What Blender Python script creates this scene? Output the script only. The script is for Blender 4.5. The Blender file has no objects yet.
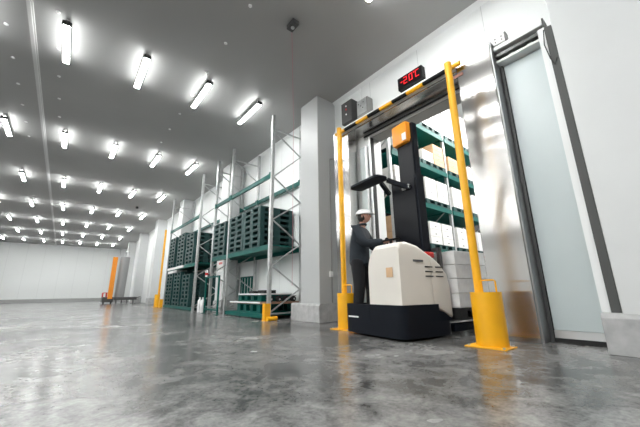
import bpy, bmesh, math, random
from mathutils import Vector, Matrix
random.seed(7)
C = bpy.context.scene.collection
# ------------------------------------------------------------------ camera
EYE = 0.58
R_ = (0.7734992852866209, -0.633648986082245, -0.013704674313153604)
D_ = (0.146695268126769, 0.20002406823579222, -0.9687470621558646)
F_ = (0.6165868584151807, 0.7473147493281168, 0.2476717817320978)
cam = bpy.data.cameras.new('camera'); cam.sensor_width = 36; cam.lens = 305.002 / 640 * 36
cam.clip_start = .02; cam.clip_end = 200
co = bpy.data.objects.new('camera', cam); C.objects.link(co)
co.matrix_world = Matrix(((R_[0], -D_[0], -F_[0], 0), (R_[1], -D_[1], -F_[1], 0), (R_[2], -D_[2], -F_[2], EYE), (0, 0, 0, 1)))
bpy.context.scene.camera = co
# ------------------------------------------------------------------ world, light, exposure
w = bpy.data.worlds.new('world'); bpy.context.scene.world = w; w.use_nodes = True
w.node_tree.nodes['Background'].inputs[0].default_value = (.9, .95, 1, 1)
w.node_tree.nodes['Background'].inputs[1].default_value = .05
vs = bpy.context.scene.view_settings
vs.view_transform = 'Standard'; vs.look = 'None'; vs.gamma = 1; vs.use_curve_mapping = False
vs.exposure = 1.4
LAMP = 34.0            # radiance of the ceiling tubes
COLD = 120             # lamps of the cold room, watts
for n, x, y in (('cold_room_lamp', 7.4, 2.3), ('cold_room_lamp', 10.6, 2.3)):
    l = bpy.data.lights.new(n, 'AREA'); l.shape = 'RECTANGLE'; l.size = 2.6; l.size_y = .9; l.energy = COLD; l.color = (1, .99, .97)
    o = bpy.data.objects.new(n, l); C.objects.link(o); o.location = (x, y, 6.45)

# the lamp field goes on across the hall, outside the picture
for r in range(5):
    for c in range(8, 17):
        l = bpy.data.lights.new('hall_lamp', 'AREA'); l.shape = 'RECTANGLE'; l.size = .11; l.size_y = 1.06; l.energy = 14; l.color = (.985, 1, .985)
        o = bpy.data.objects.new('hall_lamp', l); C.objects.link(o); o.location = (2.90 - 1.157 * c, 6.19 + 4.388 * (r - 2), 4.76)
# ------------------------------------------------------------------ materials
def mat(name, col, rough=.5, metal=0, emit=None, strength=0, spec=.5):
    m = bpy.data.materials.new(name); m.use_nodes = True
    b = m.node_tree.nodes['Principled BSDF']
    b.inputs['Base Color'].default_value = (*col, 1); b.inputs['Roughness'].default_value = rough
    b.inputs['Metallic'].default_value = metal; b.inputs['Specular IOR Level'].default_value = spec
    if emit:
        b.inputs['Emission Color'].default_value = (*emit, 1); b.inputs['Emission Strength'].default_value = strength
    return m
def nodes(m): return m.node_tree.nodes, m.node_tree.links, m.node_tree.nodes['Principled BSDF']
def vary(m, scale=6, a=.85, b=1.1, stretch=(1, 1, 1), bump=0, rough=None, detail=4):
    """multiply the base colour by soft noise, with optional bump and roughness range"""
    N, L, B = nodes(m)
    tc = N.new('ShaderNodeTexCoord'); mp = N.new('ShaderNodeMapping'); mp.inputs['Scale'].default_value = stretch
    nz = N.new('ShaderNodeTexNoise'); nz.inputs['Scale'].default_value = scale; nz.inputs['Detail'].default_value = detail
    L.new(tc.outputs['Object'], mp.inputs[0]); L.new(mp.outputs[0], nz.inputs['Vector'])
    mr = N.new('ShaderNodeMapRange'); mr.inputs[1].default_value = .3; mr.inputs[2].default_value = .7
    mr.inputs[3].default_value = a; mr.inputs[4].default_value = b
    L.new(nz.outputs[0], mr.inputs[0])
    mx = N.new('ShaderNodeVectorMath'); mx.operation = 'SCALE'
    mx.inputs[0].default_value = B.inputs['Base Color'].default_value[:3]
    L.new(mr.outputs[0], mx.inputs['Scale']); L.new(mx.outputs[0], B.inputs['Base Color'])
    if bump:
        bp = N.new('ShaderNodeBump'); bp.inputs['Strength'].default_value = bump; bp.inputs['Distance'].default_value = .02
        L.new(nz.outputs[0], bp.inputs['Height']); L.new(bp.outputs[0], B.inputs['Normal'])
    if rough:
        r2 = N.new('ShaderNodeMapRange'); r2.inputs[1].default_value = .3; r2.inputs[2].default_value = .7
        r2.inputs[3].default_value, r2.inputs[4].default_value = rough
        L.new(nz.outputs[0], r2.inputs[0]); L.new(r2.outputs[0], B.inputs['Roughness'])
    return m
def panel_mat(name, col, pitch=1.15, rough=.45):
    """painted insulation panels with fine upright joints"""
    m = mat(name, col, rough); N, L, B = nodes(m)
    g = N.new('ShaderNodeNewGeometry'); s = N.new('ShaderNodeSeparateXYZ'); L.new(g.outputs['Position'], s.inputs[0])
    ad = N.new('ShaderNodeMath'); ad.operation = 'ADD'; L.new(s.outputs[0], ad.inputs[0]); L.new(s.outputs[1], ad.inputs[1])
    dv = N.new('ShaderNodeMath'); dv.operation = 'DIVIDE'; dv.inputs[1].default_value = pitch; L.new(ad.outputs[0], dv.inputs[0])
    fr = N.new('ShaderNodeMath'); fr.operation = 'FRACT'; L.new(dv.outputs[0], fr.inputs[0])
    lt = N.new('ShaderNodeMath'); lt.operation = 'LESS_THAN'; lt.inputs[1].default_value = .008; L.new(fr.outputs[0], lt.inputs[0])
    mx = N.new('ShaderNodeMix'); mx.data_type = 'RGBA'; L.new(lt.outputs[0], mx.inputs['Factor'])
    mx.inputs[6].default_value = (*col, 1); mx.inputs[7].default_value = (*[c * .72 for c in col], 1)
    L.new(mx.outputs[2], B.inputs['Base Color']); return m
def floor_mat():
    m = mat('polished_concrete', (.2, .2, .2), .2); N, L, B = nodes(m); B.inputs['Specular IOR Level'].default_value = .42
    tc = N.new('ShaderNodeTexCoord')
    def noise(scale, detail, rough, dist=0):
        n = N.new('ShaderNodeTexNoise'); n.inputs['Scale'].default_value = scale; n.inputs['Detail'].default_value = detail
        n.inputs['Roughness'].default_value = rough; n.inputs['Distortion'].default_value = dist
        L.new(tc.outputs['Object'], n.inputs['Vector']); return n.outputs[0]
    def mad(a, k, b):
        q = N.new('ShaderNodeMath'); q.operation = 'MULTIPLY_ADD'; q.inputs[1].default_value = k; L.new(a, q.inputs[0])
        if hasattr(b, 'node'): L.new(b, q.inputs[2])
        else: q.inputs[2].default_value = b
        return q.outputs[0]
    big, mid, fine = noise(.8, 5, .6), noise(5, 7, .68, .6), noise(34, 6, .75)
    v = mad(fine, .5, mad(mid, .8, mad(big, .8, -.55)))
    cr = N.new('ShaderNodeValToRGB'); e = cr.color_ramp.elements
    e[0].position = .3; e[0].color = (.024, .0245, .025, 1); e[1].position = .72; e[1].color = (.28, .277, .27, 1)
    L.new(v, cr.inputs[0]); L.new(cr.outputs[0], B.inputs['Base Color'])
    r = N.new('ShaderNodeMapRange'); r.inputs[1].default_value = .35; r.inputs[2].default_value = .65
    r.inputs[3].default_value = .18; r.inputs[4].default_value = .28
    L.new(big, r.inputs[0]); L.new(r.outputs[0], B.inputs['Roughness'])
    return m
M = {}
M['wall'] = panel_mat('white_wall_panels', (.85, .865, .86))
M['shade_screen'] = mat('dark_shade_screen', (.03, .03, .032), .6)  # darkness of the unlit space behind the rack, put into the colour
M['ceiling'] = vary(mat('grey_ceiling_panels', (.37, .37, .365), .55), .4, .94, 1.05)
M['strip'] = mat('ceiling_joint_strip', (.62, .62, .62), .5)
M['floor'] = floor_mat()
M['plinth'] = vary(mat('concrete_plinth', (.42, .42, .42), .7), 9, .82, 1.12, bump=.1)
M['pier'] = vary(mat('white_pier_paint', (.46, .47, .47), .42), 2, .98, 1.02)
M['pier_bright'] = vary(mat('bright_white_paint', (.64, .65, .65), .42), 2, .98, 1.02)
M['trim'] = mat('white_trim', (.82, .83, .83), .4)
def steel_mat():
    m = mat('brushed_stainless_steel', (.5, .487, .475), .18, 1); N, L, B = nodes(m)
    B.inputs['Anisotropic'].default_value = .985; B.inputs['Anisotropic Rotation'].default_value = AROT
    tg = N.new('ShaderNodeTangent'); tg.direction_type = 'RADIAL'; tg.axis = 'Z'; L.new(tg.outputs[0], B.inputs['Tangent'])
    tc = N.new('ShaderNodeTexCoord'); n2 = N.new('ShaderNodeTexNoise'); n2.inputs['Scale'].default_value = 1.6; n2.inputs['Detail'].default_value = 2
    L.new(tc.outputs['Object'], n2.inputs['Vector'])
    b2 = N.new('ShaderNodeBump'); b2.inputs['Strength'].default_value = .006; b2.inputs['Distance'].default_value = .05
    L.new(n2.outputs[0], b2.inputs['Height']); L.new(b2.outputs[0], B.inputs['Normal'])
    return m
AROT = 0.0
M['steel'] = steel_mat()
M['alu'] = mat('aluminium', (.68, .68, .68), .3, 1)
M['galv'] = vary(mat('galvanised_steel', (.54, .55, .55), .42, .7), 14, .85, 1.08)
M['darksteel'] = mat('dark_steel', (.1, .1, .1), .4, .6)
M['gasket'] = mat('black_rubber', (.012, .012, .012), .6)
M['greyrubber'] = mat('dark_grey_buffer', (.07, .072, .07), .6)
M['leaf'] = vary(mat('pale_door_panel', (.6, .67, .68), .3), 1.5, .97, 1.02)
M['yellow'] = vary(mat('yellow_paint', (.9, .44, .008), .33), 5, .95, 1.04)
M['black'] = mat('black_paint', (.006, .006, .007), .45, spec=.2)
M['greybox'] = vary(mat('grey_enclosure', (.3, .3, .29), .4, .4), 5, .92, 1.06)
M['dkbox'] = mat('dark_enclosure', (.075, .075, .075), .45, .3)
M['red'] = mat('red_plastic', (.6, .02, .015), .4)
M['led'] = mat('red_led', (.1, 0, 0), .4, 0, (1, .02, .03), .55)
M['lamp'] = mat('lamp_diffuser', (.9, .9, .9), .5, 0, (.985, 1, .985), LAMP)
M['glow'] = mat('lamp_upper_diffuser', (.9, .9, .9), .5, 0, (.985, 1, .985), LAMP * .34)
M['housing'] = mat('lamp_housing', (.1, .1, .1), .5)
M['cap'] = mat('lamp_end_cap', (.04, .04, .04), .5)
M['white'] = mat('white_plastic', (.8, .8, .8), .35)
M['green'] = vary(mat('rack_green_paint', (.003, .098, .082), .45, spec=.2), 6, .85, 1.1)
M['pallet'] = vary(mat('dark_green_plastic', (.018, .058, .056), .5, spec=.3), 4, .85, 1.15)
M['carton'] = vary(mat('white_carton', (.78, .77, .75), .6), 5, .94, 1.04)
M['brown'] = vary(mat('tan_cardboard', (.62, .4, .23), .7), 5, .9, 1.08)
M['tape'] = mat('printed_mark', (.12, .12, .13), .6)
M['wood'] = vary(mat('brown_plywood', (.3, .17, .11), .6), 3, .8, 1.15, (1, 8, 1))
M['cream'] = vary(mat('cream_truck_paint', (.74, .7, .64), .3), 2, .97, 1.02)
M['navy'] = vary(mat('navy_black_chassis', (.004, .006, .011), .5, spec=.18), 3, .9, 1.1)
M['glassdark'] = mat('smoked_guard', (.004, .005, .008), .4, spec=.2)
M['orange'] = vary(mat('orange_paint', (.9, .32, .02), .4), 3, .95, 1.05)
M['jacket'] = vary(mat('navy_work_jacket', (.018, .024, .032), .85), 9, .8, 1.2, bump=.3)
M['trousers'] = vary(mat('black_trousers', (.008, .008, .01), .9), 9, .85, 1.15, bump=.2)
M['skin'] = mat('skin', (.5, .27, .2), .55)
M['boot'] = mat('boot_leather', (.01, .01, .01), .5)
M['hair'] = mat('dark_hair', (.01, .008, .007), .6)
M['helmet'] = mat('white_helmet', (.78, .78, .78), .3)
M['wrap'] = vary(mat('wrapped_carton', (.72, .72, .72), .28), 6, .8, 1.1)
M['cable'] = mat('pale_red', (.55, .2, .24), .5)
M['bottle'] = mat('white_bottle', (.85, .85, .85), .35)
M['tyre'] = mat('black_tyre', (.01, .01, .01), .7)
M['return'] = mat('dull_steel', (.3, .3, .3), .42, .8)
M['greymast'] = mat('grey_lift_mast', (.3, .3, .3), .4, .4)

# ------------------------------------------------------------------ helpers
class MB:
    def __init__(s): s.b = bmesh.new()
    def box(s, x0, x1, y0, y1, z0, z1, bev=0, seg=2):
        r = bmesh.ops.create_cube(s.b, size=1); v = r['verts']
        for a in v: a.co = Vector(((x0 + x1) / 2 + a.co.x * (x1 - x0), (y0 + y1) / 2 + a.co.y * (y1 - y0), (z0 + z1) / 2 + a.co.z * (z1 - z0)))
        if bev:
            e = list({e for a in v for e in a.link_edges})
            bmesh.ops.bevel(s.b, geom=e, offset=bev, segments=seg, profile=.5, affect='EDGES')
        return s
    def bar(s, p, q, wx, wy=None, up=(0, 0, 1)):
        """rectangular bar from p to q"""
        p, q = Vector(p), Vector(q); d = q - p; wy = wy or wx
        z = d.normalized(); x = Vector(up).cross(z)
        if x.length < 1e-4: x = Vector((1, 0, 0)).cross(z) if abs(z.x) < .9 else Vector((0, 1, 0)).cross(z)
        x.normalize(); y = z.cross(x); m = Matrix((x, y, z)).transposed().to_4x4(); m.translation = (p + q) / 2
        r = bmesh.ops.create_cube(s.b, size=1)
        for a in r['verts']: a.co = m @ Vector((a.co.x * wx, a.co.y * wy, a.co.z * d.length))
        return s
    def cyl(s, p, q, r, r2=None, n=20):
        p, q = Vector(p), Vector(q); d = q - p
        m = Vector((0, 0, 1)).rotation_difference(d).to_matrix().to_4x4(); m.translation = (p + q) / 2
        bmesh.ops.create_cone(s.b, cap_ends=True, segments=n, radius1=r, radius2=r if r2 is None else r2, depth=d.length, matrix=m)
        return s
    def ball(s, c, r, sx=1, sy=1, sz=1, n=16):
        m = Matrix.Translation(c) @ Matrix.Diagonal((sx, sy, sz, 1))
        bmesh.ops.create_uvsphere(s.b, u_segments=n, v_segments=max(8, n // 2), radius=r, matrix=m); return s
    def tube(s, pts, r, n=10):
        P = [Vector(p) for p in pts]; rings = []; up = Vector((.3, .2, 1)).normalized()
        for i, p in enumerate(P):
            t = (P[min(i + 1, len(P) - 1)] - P[max(i - 1, 0)]).normalized()
            a = up.cross(t)
            if a.length < .05: a = Vector((1, 0, 0)).cross(t)
            a.normalize(); b_ = t.cross(a)
            rings.append([s.b.verts.new(p + r * (math.cos(2 * math.pi * k / n) * a + math.sin(2 * math.pi * k / n) * b_)) for k in range(n)])
        for A, B in zip(rings, rings[1:]):
            for k in range(n): s.b.faces.new((A[k], A[(k + 1) % n], B[(k + 1) % n], B[k]))
        s.b.faces.new(rings[0][::-1]); s.b.faces.new(rings[-1]); return s
    def prism(s, poly, lo, hi, axis='y', bev=0, seg=3):
        """extrude a 2-D outline: axis y -> outline in (x, z); axis z -> (x, y); axis x -> (y, z)"""
        def P(u, v, t): return {'y': (u, t, v), 'z': (u, v, t), 'x': (t, u, v)}[axis]
        A = [s.b.verts.new(P(u, v, lo)) for u, v in poly]; B = [s.b.verts.new(P(u, v, hi)) for u, v in poly]
        n = len(poly); f = [s.b.faces.new(A), s.b.faces.new(B[::-1])]
        for k in range(n): f.append(s.b.faces.new((A[k], B[k], B[(k + 1) % n], A[(k + 1) % n])))
        bmesh.ops.recalc_face_normals(s.b, faces=f)
        if bev:
            e = list({e for q in f for e in q.edges})
            bmesh.ops.bevel(s.b, geom=e, offset=bev, segments=seg, profile=.5, affect='EDGES')
        return s
    def make(s, name, m, parent=None, smooth=0):
        bmesh.ops.recalc_face_normals(s.b, faces=s.b.faces)
        me = bpy.data.meshes.new(name); s.b.to_mesh(me); s.b.free()
        me.materials.append(m)
        if smooth: me.shade_smooth(); me.set_sharp_from_angle(angle=math.radians(smooth))
        o = bpy.data.objects.new(name, me); C.objects.link(o)
        if parent is not None: o.parent = parent
        return o
def thing(name, label, cat, loc=(0, 0, 0), rz=0, group=None):
    o = bpy.data.objects.new(name, None); o.empty_display_size = .2; C.objects.link(o)
    o.location = loc; o.rotation_euler = (0, 0, rz)
    return tag(o, label, cat, group)
def tag(o, label, cat, group=None):
    o['label'] = label; o['category'] = cat
    if group: o['group'] = group
    return o
def struct(o): o['kind'] = 'structure'; return o
def box(name, m, *a, bev=0, parent=None): return MB().box(*a, bev=bev).make(name, m, parent)
def kids(o): return [c for c in C.objects if c.parent == o]
def dup(root, loc, label, rz=None):
    r = root.copy(); C.objects.link(r); r.location = loc; r['label'] = label
    if rz is not None: r.rotation_euler = (0, 0, rz)
    for ch in list(root.children):
        c = ch.copy(); C.objects.link(c); c.parent = r
        for g in list(ch.children):
            d = g.copy(); C.objects.link(d); d.parent = c
    return r
ORD = ['first', 'second', 'third', 'fourth', 'fifth', 'sixth', 'seventh', 'eighth', 'ninth', 'tenth', 'eleventh', 'twelfth']

# ------------------------------------------------------------------ room shell
H = 4.953; WX = 4.42; YF = 36.15; YB = -9; XL = -17.5; WT = .28
OY0, OY1, OZ = 1.70, 3.74, 3.62            # opening in the door wall
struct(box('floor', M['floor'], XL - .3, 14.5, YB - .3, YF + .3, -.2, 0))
struct(box('ceiling', M['ceiling'], XL - .2, WX, YB - .2, YF + .2, H, H + .2))
wr = MB()
wr.box(WX, WX + WT, YB - .2, OY0, 0, 6.8); wr.box(WX, WX + WT, OY1, YF + .2, 0, 6.8); wr.box(WX, WX + WT, OY0, OY1, OZ, 6.8)
struct(wr.make('wall_right', M['wall']))
struct(box('wall_back', M['wall'], XL - .2, WX, YF, YF + .2, 0, H))
struct(box('wall_front', M['wall'], XL - .2, WX, YB - .2, YB, 0, H))
struct(box('wall_left', M['wall'], XL - .2, XL, YB, YF, 0, H))
struct(box('baseboard_back', M['plinth'], XL, WX, YF - .06, YF, 0, .28))
# cold room behind the door
struct(box('wall_shade_screen', M['shade_screen'], WX + WT, 14.2, 5.05, 5.2, 0, 6.6))  # added dark screen, stands in for the unlit aisle and darkens the shelf gaps
struct(box('wall_cold_room_front', M['wall'], WX + WT, 14.2, -1.4, -1.2, 0, 6.6))
struct(box('wall_cold_room_end', M['wall'], 14, 14.2, -1.2, 6.9, 0, 6.6))
struct(box('ceiling_cold_room', M['wall'], WX + WT, 14.2, -1.4, 7.1, 6.6, 6.8))
# joint strip that runs along the ceiling, cove trims
s_ = MB(); s_.box(-1.075, -.995, YB, YF, H - .025, H); s_.box(-1.05, -1.02, YB, YF, H - .045, H - .02)
struct(s_.make('trim_1', M['strip']))
struct(MB().prism([(WX - .07, H), (WX, H - .07), (WX, H)], YB, YF, 'y').make('trim_2', M['trim']))
# piers
PITCH = 4.80
for k in range(8):
    y0 = (-1.6, 4.745, 9.55, 14.93, 20.1, 25.4, 30.6, 35.4)[k]; y1 = y0 + .64
    if k == 0: y1 = .50
    p = MB().box(3.88, WX, y0, y1, 0, H, bev=.012)
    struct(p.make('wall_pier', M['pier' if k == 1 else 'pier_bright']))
    q1 = min(YF, y1 + (.15 if k == 0 else .31 if k == 1 else .03))
    pl = MB().prism([(3.852, 0), (3.852, .31), (3.885, .355), (WX, .355), (WX, 0)], y0 - .012, q1, 'y', bev=.006)
    struct(pl.make('baseboard_pier', M['plinth']))

# ------------------------------------------------------------------ cold room doorway: steel portal
PX = 4.07
door = bpy.data.objects.new('door_1', None); C.objects.link(door); door.location = (PX, 2.8, 0); struct(door)
def dpart(name, mb, m, smooth=0, parent=door):
    o = mb.make(name, m, None, smooth); o.parent = parent; o.matrix_parent_inverse = Matrix.Translation(-Vector(parent.location)); return o
dpart('jamb_cladding', MB().box(PX, 4.31, 1.215, 1.685, 0, 3.86, bev=.006), M['steel'])
dpart('jamb_cladding', MB().box(PX, 4.31, 4.0, 4.43, 0, 3.86, bev=.006), M['steel'])
dpart('jamb_return', MB().box(PX + .015, 4.3, 1.197, 1.213, 0, 3.92), M['return'])
dpart('jamb_flange', MB().box(4.3, 4.40, 1.16, 1.30, 0, 3.6), M['darksteel'])
dpart('header_cladding', MB().box(PX, WX - .002, 1.687, 3.998, 3.715, 3.86, bev=.004), M['steel'])
dpart('header_cover', MB().prism([(PX, 3.862), (PX + .02, 3.93), (WX - .003, 4.0), (WX - .003, 3.862)], 1.215, 4.43, 'y'), M['trim'])
dpart('header_edge', MB().box(PX - .012, PX - .001, 1.69, 4.43, 3.745, 3.80), M['trim'])
dpart('frame_lining', MB().box(WX - .03, WX + WT + .02, OY1 - .05, OY1 - .003, .005, OZ - .003), M['alu'])
dpart('frame_lining', MB().box(WX - .03, WX + WT + .02, OY0 + .003, OY0 + .03, .005, OZ - .003), M['alu'])
dpart('frame_lining', MB().box(WX - .03, WX - .002, OY0 - .1, OY1 + .1, OZ - .01, OZ + .04), M['alu'])
dpart('gasket', MB().box(WX - .05, WX - .032, OY0 - .1, OY1 + .1, OZ + .03, OZ + .06), M['gasket'])
dpart('gasket', MB().box(WX - .025, WX + .055, OY1 - .07, OY1 - .052, .005, OZ - .02), M['gasket'])
dpart('lintel_lining', MB().box(WX, WX + WT, OY0 + .03, OY1 - .06, OZ - .02, OZ - .003), M['greybox'])
dpart('wear_strip', MB().box(PX - .006, PX - .001, 1.60, 1.78, 3.625, 3.675), vary(mat('rusty_strip', (.22, .08, .05), .6), 12, .7, 1.2))
# the door leaf folded against the wall at the far jamb, and the leaf slid behind the near jamb
t = thing('door_leaf', 'pale narrow door leaf edge standing inside the steel doorway by its far jamb', 'door', (4.33, 3.9, 0))
def tpart(name, mb, m, root, smooth=0):
    o = mb.make(name, m, None, smooth); o.parent = root
    bpy.context.view_layer.update()
    o.matrix_parent_inverse = (Matrix.Translation(root.location) @ Matrix.Rotation(root.rotation_euler.z, 4, 'Z')).inverted(); return o
tpart('leaf', MB().box(4.325, 4.385, 3.77, 3.93, .03, 3.42, bev=.006), M['leaf'], t)
tpart('edge_profile', MB().box(4.315, 4.388, 3.76, 3.769, .02, 3.43), M['alu'], t)
t = thing('sliding_door', 'pale blue-white insulated sliding door leaf hanging from the overhead rail', 'door', (4.37, 1.0, 0))
tpart('leaf', MB().box(4.34, 4.405, .10, 1.155, .126, 3.60, bev=.006), M['leaf'], t)
tpart('bottom_rail', MB().box(4.33, 4.408, .10, 1.155, .045, .125), M['alu'], t)
tpart('bottom_seal', MB().box(4.325, 4.41, .10, 1.155, .0, .044), M['gasket'], t)
tpart('edge_seal', MB().box(4.325, 4.41, 1.157, 1.185, 0, 3.60), M['gasket'], t)
t = thing('door_rail', 'dark overhead sliding rail with rollers above the pale door leaf', 'rail', (4.3, 1.0, 3.62))
tpart('track', MB().box(4.20, 4.41, .62, 1.195, 3.70, 3.745), M['darksteel'], t)
tpart('track_cover', MB().box(4.17, 4.41, .62, 1.195, 3.79, 3.855, bev=.008), M['trim'], t)
tpart('track_lip', MB().box(4.21, 4.41, .64, 1.195, 3.618, 3.65), M['trim'], t)
tpart('track_back', MB().box(4.38, 4.412, .62, 1.195, 3.65, 3.79), M['gasket'], t)
for yy in (.80, 1.02):
    tpart('roller', MB().cyl((4.26, yy, 3.685), (4.31, yy, 3.685), .032), M['galv'], t, 40)
    tpart('hanger', MB().box(4.31, 4.325, yy - .05, yy + .05, 3.63, 3.72), M['galv'], t)
tpart('end_plate', MB().box(4.16, 4.41, .60, .618, 3.60, 3.87), M['darksteel'], t)
t = thing('motor_box', 'white control box with four screws on the end of the steel door header', 'box', (4.2, 1.13, 3.8))
tpart('cover', MB().box(4.16, 4.25, 1.035, 1.19, 3.862, 3.985, bev=.006), M['white'], t)
tpart('end_plate', MB().box(4.155, 4.255, 1.015, 1.034, 3.857, 3.99), M['darksteel'], t)
for yy in (1.07, 1.15):
    for zz in (3.90, 3.95): tpart('screw', MB().cyl((4.152, yy, zz), (4.161, yy, zz), .009, n=10), M['darksteel'], t)
# buffer post between door leaf and near pier
t = thing('buffer_post', 'tall dark grey rubber buffer strip standing on the concrete plinth by the sliding door', 'buffer', (3.93, .55, .356))
tpart('rubber', MB().box(3.90, 3.96, .505, .575, .357, 3.52), M['greyrubber'], t)
tpart('backing', MB().box(3.93, 4.0, .577, .645, .357, 3.56), M['trim'], t)
tpart('wire', MB().tube([(3.90, .58, 3.5), (3.885, .60, 3.3), (3.885, .575, 3.1), (3.893, .55, 3.0), (3.895, .52, 3.08)], .006, 6), M['gasket'], t)

# striped barrier bar on the header
t = thing('striped_bar', 'black and yellow striped pipe along the top of the steel doorway', 'bar', (3.99, 2.9, 3.8))
cuts = [1.59, 1.79, 2.20, 2.51, 2.81, 3.09, 3.38, 3.68, 4.01, 4.29]
for k in range(len(cuts) - 1):
    o = tpart('yellow_band' if k % 2 == 0 else 'black_band', MB().cyl((4.005, cuts[k], 3.79), (4.005, cuts[k + 1], 3.79), .034), M['yellow' if k % 2 == 0 else 'black'], t, 40)
for yy in (1.72, 2.9, 4.2): tpart('clip', MB().box(4.0, 4.057, yy - .02, yy + .02, 3.782, 3.798), M['galv'], t)

# temperature display
t = thing('temperature_display', 'black digital temperature display with red figures on the wall over the doorway', 'display', (4.35, 2.62, 4.17))
tpart('case', MB().box(4.30, 4.419, 2.36, 2.87, 4.175, 4.43, bev=.012), M['black'], t)
def seg_digit(mb, yc, zc, wd, hg, segs, th=.006):
    # seen from the aisle the reading runs towards -y
    L = {'a': ((-1, 1), (1, 1)), 'b': ((1, 1), (1, 0)), 'c': ((1, 0), (1, -1)), 'd': ((-1, -1), (1, -1)), 'e': ((-1, 0), (-1, -1)), 'f': ((-1, 1), (-1, 0)), 'g': ((-1, 0), (1, 0))}
    for s in segs:
        (u0, v0), (u1, v1) = L[s]
        y0, y1 = yc - u0 * wd / 2, yc - u1 * wd / 2; z0, z1 = zc + v0 * hg / 2, zc + v1 * hg / 2
        mb.box(4.291, 4.2995, min(y0, y1) - th, max(y0, y1) + th, min(z0, z1) - th, max(z0, z1) + th)
for yc, segs in ((2.70, 'abged'), (2.585, 'abcdef'), (2.452, 'afed')):
    mb = MB(); seg_digit(mb, yc, 4.315, .06, .125, segs); tpart('led_figure', mb, M['led'], t)
tpart('led_figure', MB().box(4.291, 4.2995, 2.76, 2.80, 4.306, 4.324), M['led'], t)
mb = MB(); seg_digit(mb, 2.515, 4.372, .016, .016, 'abcdef', .004); tpart('led_figure', mb, M['led'], t)
# electrical enclosures
t = thing('switch_box', 'dark grey electrical box with pilot lights over the far end of the doorway', 'electrical box', (4.35, 4.15, 4.1))
tpart('case', MB().box(4.22, 4.419, 3.99, 4.31, 4.10, 4.61, bev=.01), M['dkbox'], t)
tpart('lid', MB().box(4.205, 4.219, 4.0, 4.30, 4.11, 4.60, bev=.005), M['dkbox'], t)
for zz, mm in ((4.49, 'white'), (4.41, 'red'), (4.29, 'white')): tpart('pilot_light', MB().cyl((4.195, 4.15, zz), (4.206, 4.15, zz), .018, n=12), M[mm], t, 40)
t = thing('junction_box', 'light grey steel junction box with a clear window plate above the doorway', 'electrical box', (4.35, 3.72, 4.1))
tpart('case', MB().box(4.25, 4.419, 3.58, 3.88, 4.06, 4.46, bev=.01), M['greybox'], t)
tpart('lid', MB().box(4.236, 4.249, 3.61, 3.86, 4.12, 4.44, bev=.005), M['galv'], t)
for yy, zz in ((3.68, 4.36), (3.75, 4.30), (3.81, 4.36), (3.70, 4.24)): tpart('knob', MB().cyl((4.226, yy, zz), (4.237, yy, zz), .012, n=10), M['darksteel'], t)
for yy, lab in ((3.9, 'pale cable conduit running from the ceiling down to the junction box'), (4.28, 'thin pale conduit in the corner between white pier and door wall')):
    tag(MB().tube([(4.39, yy, H - .06), (4.39, yy, 4.47 if yy < 4 else 4.62)], .02 if yy < 4 else .012, 8).make('conduit', M['trim']), lab, 'conduit')
t = thing('wall_conduit', 'grey cable conduit with a small switch box on the side of the white pier', 'conduit', (4.2, 4.74, 0))
tpart('pipe', MB().tube([(4.19, 4.725, .36), (4.19, 4.725, 3.38), (4.21, 4.725, 3.45), (4.36, 4.725, 3.50), (4.40, 4.725, 3.5)], .013, 8), M['greybox'], t, 50)
tpart('switch', MB().box(4.13, 4.20, 4.69, 4.742, .86, .97, bev=.006), M['white'], t)

# yellow bollard guards
def bollard(loc, label):
    t = thing('bollard', label, 'bollard', loc, 0, 'yellow pole bollards')
    n = 18; R0, R1 = .155, .143; mb = MB(); a0, a1 = math.radians(78), math.radians(282)
    ring = []
    for k in range(n + 1):
        a = a0 + (a1 - a0) * k / n; ring.append((math.cos(a), math.sin(a)))
    outer = [(c * R0, s * R0) for c, s in ring]; inner = [(c * R1, s * R1) for c, s in ring][::-1]
    mb.prism(outer + inner, .012, .55, 'z'); mb.make('guard', M['yellow'], t, 40)
    MB().prism([(c * .143, s * .143) for c, s in ring], .53, .545, 'z').make('guard_top', M['yellow'], t)
    MB().box(-.19, .09, -.20, .21, 0, .011, bev=.003).make('base_plate', M['yellow'], t)
    MB().cyl((.02, .075, .011), (.02, .075, 3.54), .045, n=24).ball((.02, .075, 3.54), .045, 1, 1, .35).make('pole', M['yellow'], t, 40)
    MB().tube([(.0, .03, .545), (.0, .03, .66), (.0, .02, .675), (.0, -.10, .675), (.0, -.115, .66), (.0, -.115, .545)], .009, 8).make('lifting_loop', M['yellow'], t, 50)
    for sx, sy in ((-.165, .17), (-.165, -.17), (.065, .17), (.065, -.17)): MB().cyl((sx, sy, .011), (sx, sy, .024), .014, n=6).make('bolt', M['galv'], t)
    return t
b1 = bollard((3.56, 1.51, 0), 'tall yellow pole bollard in front of the wide steel panel by the sliding door')
dup(b1, (3.56, 3.665, 0), 'yellow pole bollard standing behind the lift operator beside the white pier')
dup(b1, (3.42, 15.75, 0), 'yellow pole bollard far down the aisle past the stacked pallets')

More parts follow.
